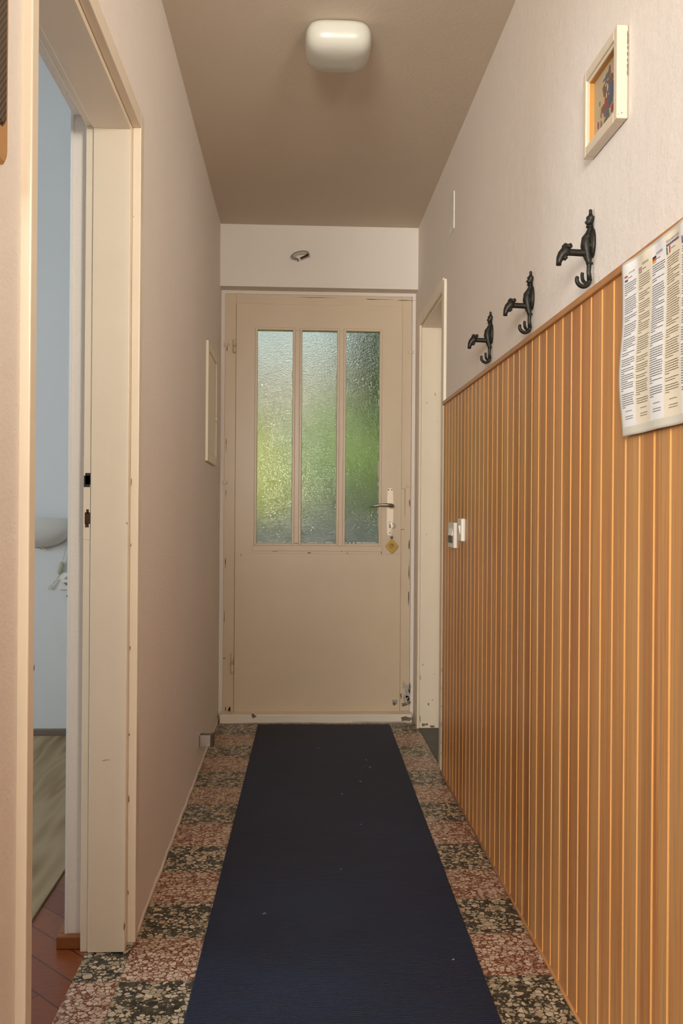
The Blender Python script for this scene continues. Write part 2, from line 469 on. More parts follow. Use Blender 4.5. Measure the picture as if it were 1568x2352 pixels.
# ------------------------------------------------------------------ bedroom doorway frame (trim)
r = thing('trim_1', (XL, 1.72, 0), 'cream painted frame of the open bedroom doorway on the left', 'door frame', None, 'structure')
JY = 2.120; LZ = 1.880
m = MB(M_cream, M_bare)
m.box(-.469, -.385, JY, OY1, 0.002, LZ + .03, .0015)                         # far lining
m.box(-.469, -.385, OY0, OY0 + .030, 0.0, LZ + .03, .0015)                   # near lining
m.box(-.469, -.385, OY0 + .03, JY, LZ, LZ + .03, .0015)                      # head lining
m.box(-.384, XL, JY + .03, OY1, 0.01, LZ + .025)
for z_, y_ in ((.75, 0), (.71, 0), (.86, 0), (.62, 0)):
    pass
m.blob((-.386, JY - .0002, .06), (1, 0, 0), (0, 0, 1), .0022, .011, (0, -1, 0)); m.blob((-.387, JY - .0002, .98), (1, 0, 0), (0, 0, 1), .0012, .003, (0, -1, 0))
m.blob((-.432, JY - .0002, .44), (1, 0, .06), (0, 0, 1), .010, .0006, (0, -1, 0))
m.build('lining', r)
m = MB(M_cream, M_dark, M_bare)
SY = JY + .008
m.box(-.487, -.471, SY, OY1, 0.0, LZ + .03, .0015)
m.box(-.487, -.471, OY0, OY0 + .022, 0, LZ + .03, .0015)
m.box(-.487, -.471, OY0 + .022, SY, LZ + .008, LZ + .03, .0015)
m.build('door_stop_strip', r)
k = MB(M_cream, M_dark, M_bare)
k.box(-.4868, -.4712, SY - .0014, SY, .942, 1.130, .0006)
sp_ = k.build('strike_plate', r)
k = MB(M_dark)
k.box(-.483, -.4715, SY - .0022, SY - .0012, 1.068, 1.094); k.box(-.486, -.4725, SY - .0022, SY - .0012, 1.062, 1.088)
k.build('latch_hole', sp_)
k = MB(plain('rusty_hollow', (.075, .03, .016), .9, vary=.4), M_dark)
k.box(-.4835, -.4715, SY - .0022, SY - .0012, .978, 1.004); k.box(-.480, -.4745, SY - .0022, SY - .0012, 1.002, 1.011, 0, 1)
k.box(-.4825, -.4745, SY - .0022, SY - .0012, .970, .979)
k.build('bolt_hole', sp_)
m = MB(M_cream, M_bare)
CXf = -.3655
m.box(-.3848, CXf, 2.145, 2.185, .012, 1.893 + .038, .002)                    # far batten
m.box(XL - .002, -.3592, 1.255, 1.285, 0, 1.893 + .038, .002)                # near batten
m.box(-.3848, CXf, 1.285, 2.145, 1.893, 1.893 + .038, .002)                   # head batten
for z_ in (.10, .34, .52, .71, .93, 1.05):
    m.blob((-.382, 2.1448, z_ + random.uniform(-.03, .03)), (1, 0, 0), (0, 0, 1), .0012, random.uniform(.003, .009), (0, -1, 0))
for z_ in (.79,):
    m.blob((-.3592, 1.283, z_), (0, 1, 0), (0, 0, 1), .002, .004, (1, 0, 0))
m.build('casing', r)

# ------------------------------------------------------------------ cupboard doorway at the right far end
r = thing('trim_2', (XR, 3.95, 0), 'narrow white door frame in the right wall beside the entrance door', 'door frame', None, 'structure')
m = MB(M_cream, M_bare)
m.box(XR + .004, XR + .13, RY1 - .03, RY1, 0.004, RZ, .0015)
m.box(XR + .004, XR + .13, RY0, RY0 + .03, 0, RZ, .0015)
m.box(XR + .004, XR + .13, RY0 + .03, RY1 - .03, RZ - .02, RZ, .0015)
for x_, z_, a_, b_ in ((.622, .116, .0035, .006), (.600, .020, .010, .008), (.614, .022, .006, .006), (.640, .012, .012, .005), (.594, .30, .002, .004), (.640, .135, .002, .002), (.583, .24, .0015, .012), (.583, .05, .002, .016)):
    m.blob((x_, RY1 - .0302, z_), (1, 0, 0), (0, 0, 1), a_, b_, (0, -1, 0))
m.build('lining', r)
m = MB(M_white, M_bare)
m.box(.5645, XR + .006, 3.550, 3.606, 0.012, 1.922, .002)
for z_ in (.12, .19, .26, .33, .4, .075):
    m.blob((.5665, 3.5497, z_), (1, 0, 0), (0, 0, 1), .0014, random.uniform(.004, .010), (0, -1, 0))
m.build('near_casing', r)
m = MB(M_cream)
m.box(.5685, XR + .004, RY1 - .022, RY1 + .03, 0.0, RZ + .03, .002)
m.box(.5685, XR + .004, 3.606, RY1 - .022, RZ - .008, RZ + .04, .002)
m.build('casing', r)
r = thing('door_2', (XR + .10, RY0 + .03, 0), 'flat cupboard door recessed in the right wall', 'door', None, 'structure')
m = MB(M_white); m.box(XR + .095, XR + .125, RY0 + .032, RY1 - .033, .012, RZ - .022, .002); m.build('door_leaf', r)
m = MB(plain('dark_stone', (.045, .042, .036), .45, vary=.5)); m.box(XR + .002, XR + .094, RY0 + .03, RY1 - .03, 0, .004, .001)
m2 = m.build('threshold', None); struct(m2, 'dark worn stone strip on the floor of the cupboard doorway', 'threshold'); m2.name = 'trim_3'

# ------------------------------------------------------------------ entrance door
K = 1.00675
def bx(x): return x * K
def bz(z): return 1.0054 + (z - 1.0054) * K
FY = 4.485; LY = 4.474
r = thing('trim_4', (.1, FY, 0), 'cream painted wooden frame around the glazed entrance door', 'door frame', None, 'structure')
m = MB(M_door, M_bare, M_grey, M_dark)
fx0, fx1, fz1 = bx(-.354), bx(.553), bz(2.063)
lx0, lx1, lz0, lz1 = bx(-.2965), bx(.5045), bz(.052), bz(2.012)
m.box(fx0 + .002, lx0 - .0012, FY, FY + .10, .02, fz1, .002); m.box(lx1 + .0012, fx1, FY, FY + .10, .02, fz1, .002)
m.box(lx0 - .002, lx1 + .002, FY, FY + .10, lz1 + .002, fz1, .002)
# worn foot of the right jamb, cracks, old hardware ghosts
for x_, z_, a_, b_, q in ((.545, .13, .018, .030, 2), (.532, .10, .014, .020, 2), (.55, .095, .010, .020, 1), (.525, .17, .007, .015, 2), (.555, .15, .005, .022, 1), (.512, .115, .005, .012, 1), (.53, .075, .016, .009, 1)):
    m.blob((bx(x_), FY - .0002, z_), (1, 0, 0), (0, 0, 1), a_, b_, (0, -1, 0), q, 13, .0004, .5)
for x_, z_, a_, b_ in ((-.342, 1.80, .0018, .016), (-.343, 1.34, .0014, .03), (-.342, 1.10, .0012, .02), (-.342, .76, .0018, .025), (-.345, .5, .0012, .03), (-.345, .30, .004, .003), (-.317, .047, .006, .013), (-.325, .03, .014, .002), (-.336, .05, .002, .022), (.547, .86, .0024, .03), (.547, .72, .0018, .05), (.547, 1.06, .0016, .02), (.546, .60, .0016, .04), (.52, 2.052, .05, .0014), (.1, 2.058, .09, .001), (.38, 2.055, .06, .0013)):
    m.blob((bx(x_), FY - .0002, z_), (1, 0, 0), (0, 0, 1), a_, b_, (0, -1, 0), 3, 13, .0003, .5)
m.build('door_frame', r)
m = MB(M_white, M_grey, M_bare)
m.box(XL + .012, .560, 4.400, FY + .06, 0, .044, .005)
m.blob((bx(.53), 4.3998, .022), (1, 0, 0), (0, 0, 1), .03, .010, (0, -1, 0), 2); m.blob((bx(.40), 4.3998, .006), (1, 0, 0), (0, 0, 1), .16, .004, (0, -1, 0), 1, 25); m.blob((-.05, 4.3998, .005), (1, 0, 0), (0, 0, 1), .2, .003, (0, -1, 0), 1, 25); m.blob((-.20, 4.3998, .038), (1, 0, 0), (0, 0, 1), .012, .010, (0, -1, 0), 2)
m.build('sill', r)
m = MB(M_alu, M_bare)
m.box(bx(.5055), bx(.524), FY - .0012, FY, bz(.929), bz(1.127), .0004)
m.build('strike_plate', r, [M_door, M_bare])
m = MB(M_bare); m.box(bx(.524), bx(.5255), FY - .0016, FY, bz(1.0), bz(1.127)); m.box(bx(.508), bx(.5245), FY - .0016, FY, bz(1.127), bz(1.1285)); m.box(bx(.506), bx(.522), FY - .0018, FY, bz(.929), bz(.932))
m.build('strike_plate_gap', r)
for (x_, z_) in ((-.345, 1.153), (.545, 1.143), (-.342, 1.823), (.548, 1.80)):
    m = MB(M_door, M_bare); m.box(bx(x_) - .014, bx(x_) + .012, FY - .004, FY + .003, z_ - .008, z_ + .008, .002)
    m.blob((bx(x_) + .005, FY - .0042, z_), (1, 0, 0), (0, 0, 1), .002, .002, (0, -1, 0), 1)
    m.build('frame_anchor', r)

d = thing('door_1', (lx0, LY, lz0), 'cream entrance door with three pebbled glass panes at the corridor end', 'door', None, 'structure')
gx0, gx1, gz0, gz1 = bx(-.196), bx(.3975), bz(.859), bz(1.890)
m = MB(M_door, M_bare)
y0, y1 = LY, LY + .045
m.box(lx0, gx0, y0, y1, lz0, lz1); m.box(gx1, lx1, y0, y1, lz0, lz1)
m.box(gx0, gx1, y0, y1, gz1, lz1, .0); m.box(gx0, gx1, y0, y1, lz0, gz0, .0)
for x_, z_, a_, b_ in ((.06, .815, .008, .0035), (.245, .813, .005, .0025), (-.10, .822, .018, .0016), (.13, .785, .005, .0035), (.41, .816, .002, .012), (.218, .822, .004, .002)):
    m.blob((bx(x_), y0 - .0002, bz(z_)), (1, 0, .15), (0, 0, 1), a_, b_, (0, -1, 0), 1)
m.build('door_panel', d)
m = MB(M_door, M_grey, M_bare)
m.box(lx0 + .0005, lx1 - .0005, y0 - .004, y0 + .001, lz0 - .002, bz(.811), .0015)
m.box(bx(.468), bx(.492), y0 - .0052, y0 - .0038, bz(.083), bz(.105), 0, 1); m.blob((bx(.478), y0 - .0052, bz(.086)), (1, 0, 0), (0, 0, 1), .009, .008, (0, -1, 0), 2)
m.build('kick_board', d)
m = MB(M_door)
m.box(bx(-.213), bx(.4145), y0 - .004, y0 + .001, bz(.823), gz0 - .010, .0015)
m.build('weather_bar', d)
mull = ((bx(-.0235), bx(.0185)), (bx(.1905), bx(.2305)))
for a_, b_ in mull:
    m = MB(M_door); m.box(a_ + .007, b_ - .007, y0 - .007, y1, gz0 - .012 if a_ > .1 else gz0, gz1, .005, 0, 3); m.box(a_, b_, y0 + .006, y1, gz0, gz1, .003)
    m.build('mullion', d)
cells = ((gx0, mull[0][0]), (mull[0][1], mull[1][0]), (mull[1][1], gx1))
for a_, b_ in cells:
    m = MB(M_door)
    w_ = .011
    m.box(a_ - w_, a_ + .002, y0 - .005, y0 + .02, gz0 - w_, gz1 + w_, .003)
    m.box(b_ - .002, b_ + w_, y0 - .005, y0 + .02, gz0 - w_, gz1 + w_, .003)
    m.box(a_, b_, y0 - .005, y0 + .02, gz0 - w_, gz0 + .002, .003); m.box(a_, b_, y0 - .005, y0 + .02, gz1 - .002, gz1 + w_, .003)
    m.build('glazing_bead', d)
    m = MB(M_glass); m.box(a_ + .0005, b_ - .0005, y0 + .021, y0 + .025, gz0 + .0005, gz1 - .0005)
    m.build('glass_pane', d)
    m = MB(plain('old_putty', (.62, .62, .55), .8, vary=.2))
    for k_ in range(60):        # ragged putty along the lower and right edge of the pane
        if random.random() < .55:
            x_ = random.uniform(a_ + .003, b_ - .003); s_ = random.uniform(.002, .006)
            m.box(x_ - s_, x_ + s_, y0 + .0185 + k_ * .000015, y0 + .0205 + k_ * .000004, gz0 + .0015 + k_ * .00001, gz0 + random.uniform(.004, .009))
        else:
            z_ = gz0 + random.random() ** 1.6 * (gz1 - gz0) * .8; s_ = random.uniform(.004, .02)
            m.box(b_ - random.uniform(.003, .006), b_ - .0012 - k_ * .000005, y0 + .0185 + k_ * .000015, y0 + .0205 + k_ * .000004, z_ - s_, z_ + s_)
    m.build('putty', d)
# hinges
for z0_, z1_ in ((1.775, 1.841), (.230, .333)):
    h = MB(M_door, M_bare); zm = bz((z0_ + z1_) / 2 - .002); hx = lx0 - .0085
    h.tube([(hx, y0 - .004, bz(z0_)), (hx, y0 - .004, bz(z0_) + .006), (hx, y0 - .004, zm - .001)], [.003, .0075, .0075], 14)
    h.tube([(hx, y0 - .004, zm + .001), (hx, y0 - .004, bz(z1_) - .006), (hx, y0 - .004, bz(z1_))], [.0075, .0075, .003], 14)
    h.tube([(hx, y0 - .004, zm - .003), (hx, y0 - .004, zm + .003)], .006, 12, 1)
    h.build('hinge', d)
# handle set
K2 = 1.0085
def hx_(x): return x * K2
def hz_(z): return 1.0054 + (z - 1.0054) * K2
pl = MB(M_alu, M_dark)
px0, px1, pz0, pz1 = hx_(.4345), hx_(.4655), hz_(.902), hz_(1.130)
def plate_outline(n=14):
    L = []; cx = (px0 + px1) / 2; hw = (px1 - px0) / 2
    for i in range(n + 1):
        t_ = i / n; z = pz0 + t_ * (pz1 - pz0)
        w_ = hw * (.78 + .22 * math.sin(PI * (.12 + .80 * t_)) ** .6) if t_ < .5 else hw * (.86 + .14 * math.sin(PI * t_))
        if t_ < .02 or t_ > .98: w_ -= .003
        L.append((w_, z))
    return [(cx + w_, z) for w_, z in L] + [(cx - w_, z) for w_, z in reversed(L)]
out = plate_outline()
pl.poly([(x, y0 - .0045, z) for x, z in out], .0045, (0, 1, 0))
cxp = (px0 + px1) / 2
plate = pl.build('handle_plate', d)
for x_, z_ in ((cxp - .0085, pz1 - .008), (cxp + .0075, pz1 - .008), (cxp, pz0 + .012)):
    pl = MB(M_dark); pl.tube([(x_, y0 - .0050, z_), (x_, y0 - .0040, z_)], .0030, 12); pl.build('screw', plate)['label'] = 'dark screw'
lv = MB(M_steel)
zl = hz_(1.045)
lv.tube([(cxp + .004, y0 - .002, zl), (cxp + .004, y0 - .022, zl), (cxp + .003, y0 - .040, zl)], [.013, .010, .011], 16)
lv.tube([(cxp + .013, y0 - .044, zl - .001), (cxp + .004, y0 - .046, zl), (cxp - .02, y0 - .047, zl + .004), (cxp - .055, y0 - .046, zl + .003), (cxp - .085, y0 - .044, zl - .002), (cxp - .100, y0 - .042, zl - .006)], [.006, .0105, .0075, .006, .0055, .003], 14)
lv.build('lever', d)
cy_ = MB(M_steel)
zc = hz_(.955)
cy_.tube([(cxp, y0 - .002, zc + .006), (cxp, y0 - .013, zc + .006)], .0080, 18)
cy_.box(cxp - .0048, cxp + .0048, y0 - .012, y0 - .002, zc - .017, zc + .002, .002)
cy_.build('lock_cylinder', d)

# key in the lock with its ring and tag
kx = cxp + .007
k = thing('key', (cxp, y0 - .013, zc + .006), 'key in the entrance door lock with a yellow diamond tag hanging from its ring', 'key')
m = MB(M_key); m.tube([(cxp, y0 - .012, zc + .006), (cxp + .001, y0 - .022, zc + .006)], .0022, 10)
m.poly([(kx - .004, y0 - .0205, zc - .020), (kx + .003, y0 - .0205, zc - .020), (kx + .0035, y0 - .0205, zc - .002), (kx + .001, y0 - .0205, zc + .008), (kx - .007, y0 - .0205, zc + .010), (kx - .008, y0 - .0205, zc + .004), (kx - .004, y0 - .0205, zc - .002)], .0025, (0, -1, 0))
m.build('key_bow', k)
m = MB(M_steel)
rc = Vector((kx + .004, y0 - .0215, zc - .006)); rr = .0118
m.tube([rc + Vector((math.cos(a) * rr, math.sin(a) * .003, math.sin(a) * rr)) for a in [i * 2 * PI / 28 for i in range(29)]], .0011, 8)
m.build('key_ring', k)
m = MB(M_steel, M_dkplastic)
m.box(kx - .002, kx + .002, y0 - .022, y0 - .0205, zc - .056, zc - .017, .0005); m.box(kx - .0065, kx + .0065, y0 - .024, y0 - .0185, zc - .063, zc - .058, .001, 1); m.box(kx - .0065, kx + .0065, y0 - .024, y0 - .0185, zc - .069, zc - .0645, .001, 1)
m.build('strap', k)
tz = hz_(.850); tx = kx + .001
m = MB(M_tag, M_tagink)
pts = []
R_ = .0405
for q, (ax, az) in enumerate(((1, 0), (0, 1), (-1, 0), (0, -1))):
    ang0 = math.atan2(az, ax)
    for i in range(-3, 4):
        a = ang0 + i * (PI / 2) / 7
        cx_, cz_ = ax * (R_ - .0113), az * (R_ - .0113)
        pts.append((tx + cx_ * .78 + math.cos(a) * .008, y0 - .0225, tz + cz_ * .92 + math.sin(a) * .008))
m.poly(pts, .0035, (0, 1, 0))
tagm = m.build('tag', k)
m = MB(M_tagink)
random.seed(3)
for i in range(14):            # worn dark emblem, not legible
    a = i * 2 * PI / 14
    m.blob((tx + .010 * math.cos(a) - .001, y0 - .0226, tz + .002 + .010 * math.sin(a)), (1, 0, .3), (-.3, 0, 1), .0028, .0014, (0, -1, 0), 0, 9, .0003)
for i in range(7): m.blob((tx + random.uniform(-.006, .006), y0 - .0226, tz + .002 + random.uniform(-.006, .006)), (1, 0, 0), (0, 0, 1), .003, .0015, (0, -1, 0), 0, 9, .0003)
m.build('tag_emblem', tagm); tagm['label'] = 'yellow diamond tag'

# ------------------------------------------------------------------ pine panelling
PX = .5665; PY0, PY1 = .955, 3.549; PZ1 = 1.443
r = thing('wall_panelling', (XR, 1.9, 0), 'honey coloured vertical pine panelling on the lower right wall', 'panelling')
m = MB(M_pine, M_pine_edge)
g_, dp = .0044, .0042
prof = []
y = PH0 + PITCHW * math.floor((PY0 - PH0) / PITCHW)
ys = []
while y < PY1 + PITCHW: ys.append(y); y += PITCHW
prof = [(PY0, PX)]
for yy in ys:                         # a V joint: steep near cheek, broad far cheek
    for a_, x_ in ((yy - g_, PX), (yy - g_ + .0016, PX + dp), (yy + .0006, PX + dp), (yy + g_, PX)):
        if PY0 + .001 < a_ < PY1 - .001: prof.append((a_, x_))
prof.append((PY1, PX))
prev = None
for a_, x_ in prof:
    v0 = m.bm.verts.new((x_, a_, 0)); v1 = m.bm.verts.new((x_, a_, PZ1 - .006))
    if prev:
        fc = m.bm.faces.new((prev[0], v0, v1, prev[1]))
        fc.material_index = 0 if abs(prev[2] - PX) < 1e-6 and abs(x_ - PX) < 1e-6 else 1
    prev = (v0, v1, x_)
m.box(XR - .0008, XR, PY0, PY1, 0, PZ1 - .006)
m.build('boards', r)
m = MB(M_rail); m.box(PX - .007, XR, PY0, PY1, PZ1 - .014, PZ1, .002); m.build('cap_rail', r)
m = MB(M_rail)
m.tube([(PX + .001, PY0, .003), (PX + .001, PY1, .003)], .0052, 10); m.build('base_bead', r)

# ------------------------------------------------------------------ runner mat
def mx(y): return -.177 + (y - 4.363) * .0148
m = MB(M_mat)
mat_w = .625
def ring(y): return [(mx(y), y, .0005), (mx(y) + mat_w, y + -.012, .0005), (mx(y) + mat_w, y - .012, .0050), (mx(y) + mat_w - .003, y - .012, .0058), (mx(y) + .003, y, .0058), (mx(y), y, .0050)]
m.loft([ring(.55 + i * (4.366 - .55) / 24) for i in range(25)], 0, False)
o = m.build('floor_runner'); tag(o, 'long dark blue ribbed runner mat on the terrazzo floor', 'mat')
m = MB(plain('lint', (.42, .36, .26), .9))
random.seed(11)
for (x_, y_) in ((.29, 3.72), (.245, 3.42), (.17, 3.27), (.10, 3.92), (-.07, 2.3), (.13, 2.58), (.36, 2.05), (.21, 2.95), (.30, 3.62)):
    s_ = random.uniform(.0018, .004); a = random.uniform(0, 3)
    m.tube([(x_, y_, .0062), (x_ + s_ * math.cos(a), y_ + s_ * math.sin(a), .0085), (x_ + 2.4 * s_ * math.cos(a + .8), y_ + 2.4 * s_ * math.sin(a + .8), .0064)], .0009, 6)
o = m.build('lint_crumbs'); tag(o, 'pale crumbs and lint scattered on the blue runner', 'crumbs', None, 'stuff')

# ------------------------------------------------------------------ ceiling lamp
LX, LYc = .108, 2.640
r = thing('ceiling_lamp', (LX, LYc, HC), 'rounded square opal glass ceiling lamp over the corridor', 'lamp')
m = MB(M_white); m.box(LX - .062, LX + .062, LYc - .062, LYc + .062, HC - .012, HC, .004); m.build('base', r)
m = MB(M_opal)
def sq(h, z, n=48, e=4.0, dy=0):
    L = []
    for i in range(n):
        a = 2 * PI * i / n; c_, s_ = math.cos(a), math.sin(a)
        q = (abs(c_) ** e + abs(s_) ** e) ** (-1 / e)
        L.append((LX + h * q * c_, LYc + h * q * s_, z))
    return L
pf = [(.080, HC - .003), (.088, HC - .006), (.0925, HC - .016), (.0945, HC - .030), (.0935, HC - .044), (.089, HC - .058), (.080, HC - .070), (.066, HC - .0785), (.045, HC - .083), (.02, HC - .085)]
m.loft([sq(h, z) for h, z in pf], 0, True); m.build('lamp_shade', r)

# ------------------------------------------------------------------ cable stub above the door
m = MB(M_cable, M_black)
cyb = D
path = [(-.004, cyb + .004, 2.212), (-.004, cyb - .020, 2.216), (-.030, cyb - .042, 2.218), (-.034, cyb - .050, 2.222), (-.018, cyb - .058, 2.234), (.012, cyb - .060, 2.242), (.038, cyb - .056, 2.242), (.046, cyb - .048, 2.236), (.044, cyb - .040, 2.228)]
def smooth(path, k=6):
    P = [Vector(p) for p in path]; out = []
    for i in range(len(P) - 1):
        a, b, c_, d_ = P[max(i - 1, 0)], P[i], P[i + 1], P[min(i + 2, len(P) - 1)]
        for j in range(k):
            t_ = j / k
            out.append(.5 * ((2 * b) + (-a + c_) * t_ + (2 * a - 5 * b + 4 * c_ - d_) * t_ ** 2 + (-a + 3 * b - 3 * c_ + d_) * t_ ** 3))
    out.append(P[-1]); return out
r = thing('cable_stub', (0, D, 2.213), 'short loop of grey cable sticking out above the entrance door', 'cable')
m.tube(smooth(path), .0042, 10); m.build('sheath', r)
m = MB(M_black); m.tube(smooth([(.047, cyb - .046, 2.236), (.036, cyb - .040, 2.228), (.008, cyb - .034, 2.216)]), [.0055] * 7 + [.0048] * 6, 10); m.build('taped_end', r)['label'] = 'black taped end'

# ------------------------------------------------------------------ fuse box cover on the left wall
r = thing('fuse_box', (XL, 3.96, 1.2), 'flat cream meter cupboard cover on the left wall beside the door', 'fuse box')
m = MB(M_cream)
by0, by1, bz0, bz1 = 3.752, 4.165, 1.216, 1.706
for a_ in ((by0, by0 + .05, bz0, bz1), (by1 - .02, by1, bz0, bz1), (by0 + .05, by1 - .02, bz0, bz0 + .035), (by0 + .05, by1 - .02, bz1 - .035, bz1)):
    m.box(XL, XL + .011, *a_, .002)
m.build('cover_frame', r)
m = MB(M_cream); m.box(XL, XL + .008, by0 + .0525, by1 - .022, bz0 + .037, bz1 - .037, .001); ht = m.build('hatch', r)
m = MB(M_cream, M_bare); m.tube([(XL + .008, by1 - .045, 1.42), (XL + .016, by1 - .045, 1.42)], .009, 14); m.build('latch', ht)

# ------------------------------------------------------------------ door stop catch on the left wall
r = thing('door_stop', (XL, 3.60, .12), 'small chrome door catch low on the left wall', 'door stop')
m = MB(M_chrome)
m.box(XL, XL + .006, 3.565, 3.620, .098, .148, .001); m.box(XL + .006, XL + .055, 3.568, 3.574, .104, .146, .001); m.box(XL + .006, XL + .055, 3.610, 3.616, .104, .146, .001); m.build('bracket', r)
m = MB(M_dkplastic); m.box(XL + .046, XL + .058, 3.566, 3.618, .102, .147, .002); m.build('bumper', r)
m = MB(M_steel); m.box(XL + .006, XL + .046, 3.580, 3.604, .114, .136, .003); m.build('catch_spring', r)

# ------------------------------------------------------------------ blank cover on the right wall
m = MB(M_plastic); m.box(XR - .004, XR, 3.378, 3.478, 2.064, 2.204, .0015)
tag(m.build('junction_cover'), 'thin white blank cover plate high on the right wall', 'cover plate')

# ------------------------------------------------------------------ picture on the right wall
r = thing('picture', (XR, 1.685, 1.70), 'small cream framed picture of a red and blue figure on the right wall', 'picture')
fy0, fy1, fz0, fz1_ = 1.585, 1.778, 1.702, 1.866
M_pframe = painted('picture_frame_paint', (.72, .615, .48), False)
m = MB(M_pframe, M_bare)
fr = .018
X0 = XR - .021
for a_ in ((fy0, fy0 + fr, fz0, fz1_), (fy1 - fr, fy1, fz0, fz1_)): m.box(X0, XR - .001, *a_, .002)
for a_ in ((fy0 + fr, fy1 - fr, fz0, fz0 + fr), (fy0 + fr, fy1 - fr, fz1_ - fr, fz1_)): m.box(X0, XR - .001, *a_, .002)
for a_ in ((fy0 + fr - .001, fy0 + fr + .006, fz0 + fr, fz1_ - fr), (fy1 - fr - .006, fy1 - fr + .001, fz0 + fr, fz1_ - fr), (fy0 + fr + .006, fy1 - fr - .006, fz0 + fr - .001, fz0 + fr + .006), (fy0 + fr + .006, fy1 - fr - .006, fz1_ - fr - .006, fz1_ - fr + .001)):
    m.box(X0 + .004, XR - .001, *a_, .001)
m.blob((XR - .012, fy0 - .0001, fz0 + .009), (1, 0, 0), (0, 0, 1), .0013, .0013, (0, -1, 0)); m.blob((XR - .018, fy0 - .0001, fz0 + .007), (1, 0, 0), (0, 0, 1), .0006, .0008, (0, -1, 0))
for i in range(7): m.blob((XR - .0022, fy0 - .0001, fz0 + .08 + i * .011), (1, 0, 0), (0, 0, 1), .0011, random.uniform(.003, .007), (0, -1, 0))
m.build('frame', r)
iy0, iy1, iz0, iz1 = fy0 + fr + .006, fy1 - fr - .006, fz0 + fr + .006, fz1_ - fr - .006
m = MB(M_slip)
for a_ in ((iy0, iy0 + .001, iz0, iz1), (iy1 - .001, iy1, iz0, iz1), (iy0, iy1, iz0, iz0 + .001), (iy0, iy1, iz1 - .001, iz1)): m.box(X0 + .006, XR - .001, *a_)
m.build('inner_slip', r)
inks = [plain('art_paper', (.44, .345, .21), .6, vary=.12), plain('art_red', (.25, .065, .05), .6, vary=.3), plain('art_blue', (.10, .115, .15), .6, vary=.3), plain('art_brown', (.17, .095, .06), .6, vary=.3), plain('art_green', (.14, .15, .09), .6, vary=.3), plain('art_ochre', (.36, .23, .08), .6, vary=.2)]
m = MB(*inks); ax_ = XR - .006
m.box(ax_, XR - .001, iy0, iy1, iz0, iz1)
wy, wz = iy1 - iy0, iz1 - iz0
def spot(u, v, ru, rv, q, lift):     # u from the far edge, v up
    m.blob((ax_, iy1 - u * wy, iz0 + v * wz), (0, 1, 0), (0, 0, 1), ru * wy, rv * wz, (-1, 0, 0), q, 14, lift, .22)
for q_, a_ in enumerate(((.50, .66, .17, .11, 3), (.52, .80, .10, .09, 2), (.60, .87, .05, .06, 3), (.62, .82, .03, .05, 1), (.40, .82, .05, .02, 3), (.44, .60, .06, .08, 3), (.58, .60, .12, .07, 2), (.66, .67, .08, .09, 3), (.70, .52, .10, .10, 2),
           (.50, .45, .09, .11, 1), (.50, .33, .14, .07, 1), (.36, .38, .07, .05, 3), (.66, .40, .10, .10, 2), (.52, .22, .07, .09, 2), (.46, .10, .06, .08, 3), (.72, .20, .05, .06, 1), (.18, .20, .03, .06, 1), (.30, .12, .03, .09, 4), (.80, .28, .04, .10, 1), (.15, .06, .08, .05, 5), (.80, .78, .03, .07, 4), (.84, .62, .04, .06, 4), (.86, .46, .03, .05, 1), (.24, .52, .02, .04, 4), (.54, .62, .02, .05, 0), (.50, .52, .015, .04, 0), (.56, .74, .03, .02, 5), (.47, .70, .03, .03, 5), (.62, .30, .04, .04, 3), (.44, .26, .03, .05, 3), (.30, .30, .02, .05, 3), (.60, .12, .03, .06, 4))):
    a_ = (*a_, .0002 + .00003 * q_)
    spot(*a_)
m.build('artwork', r)

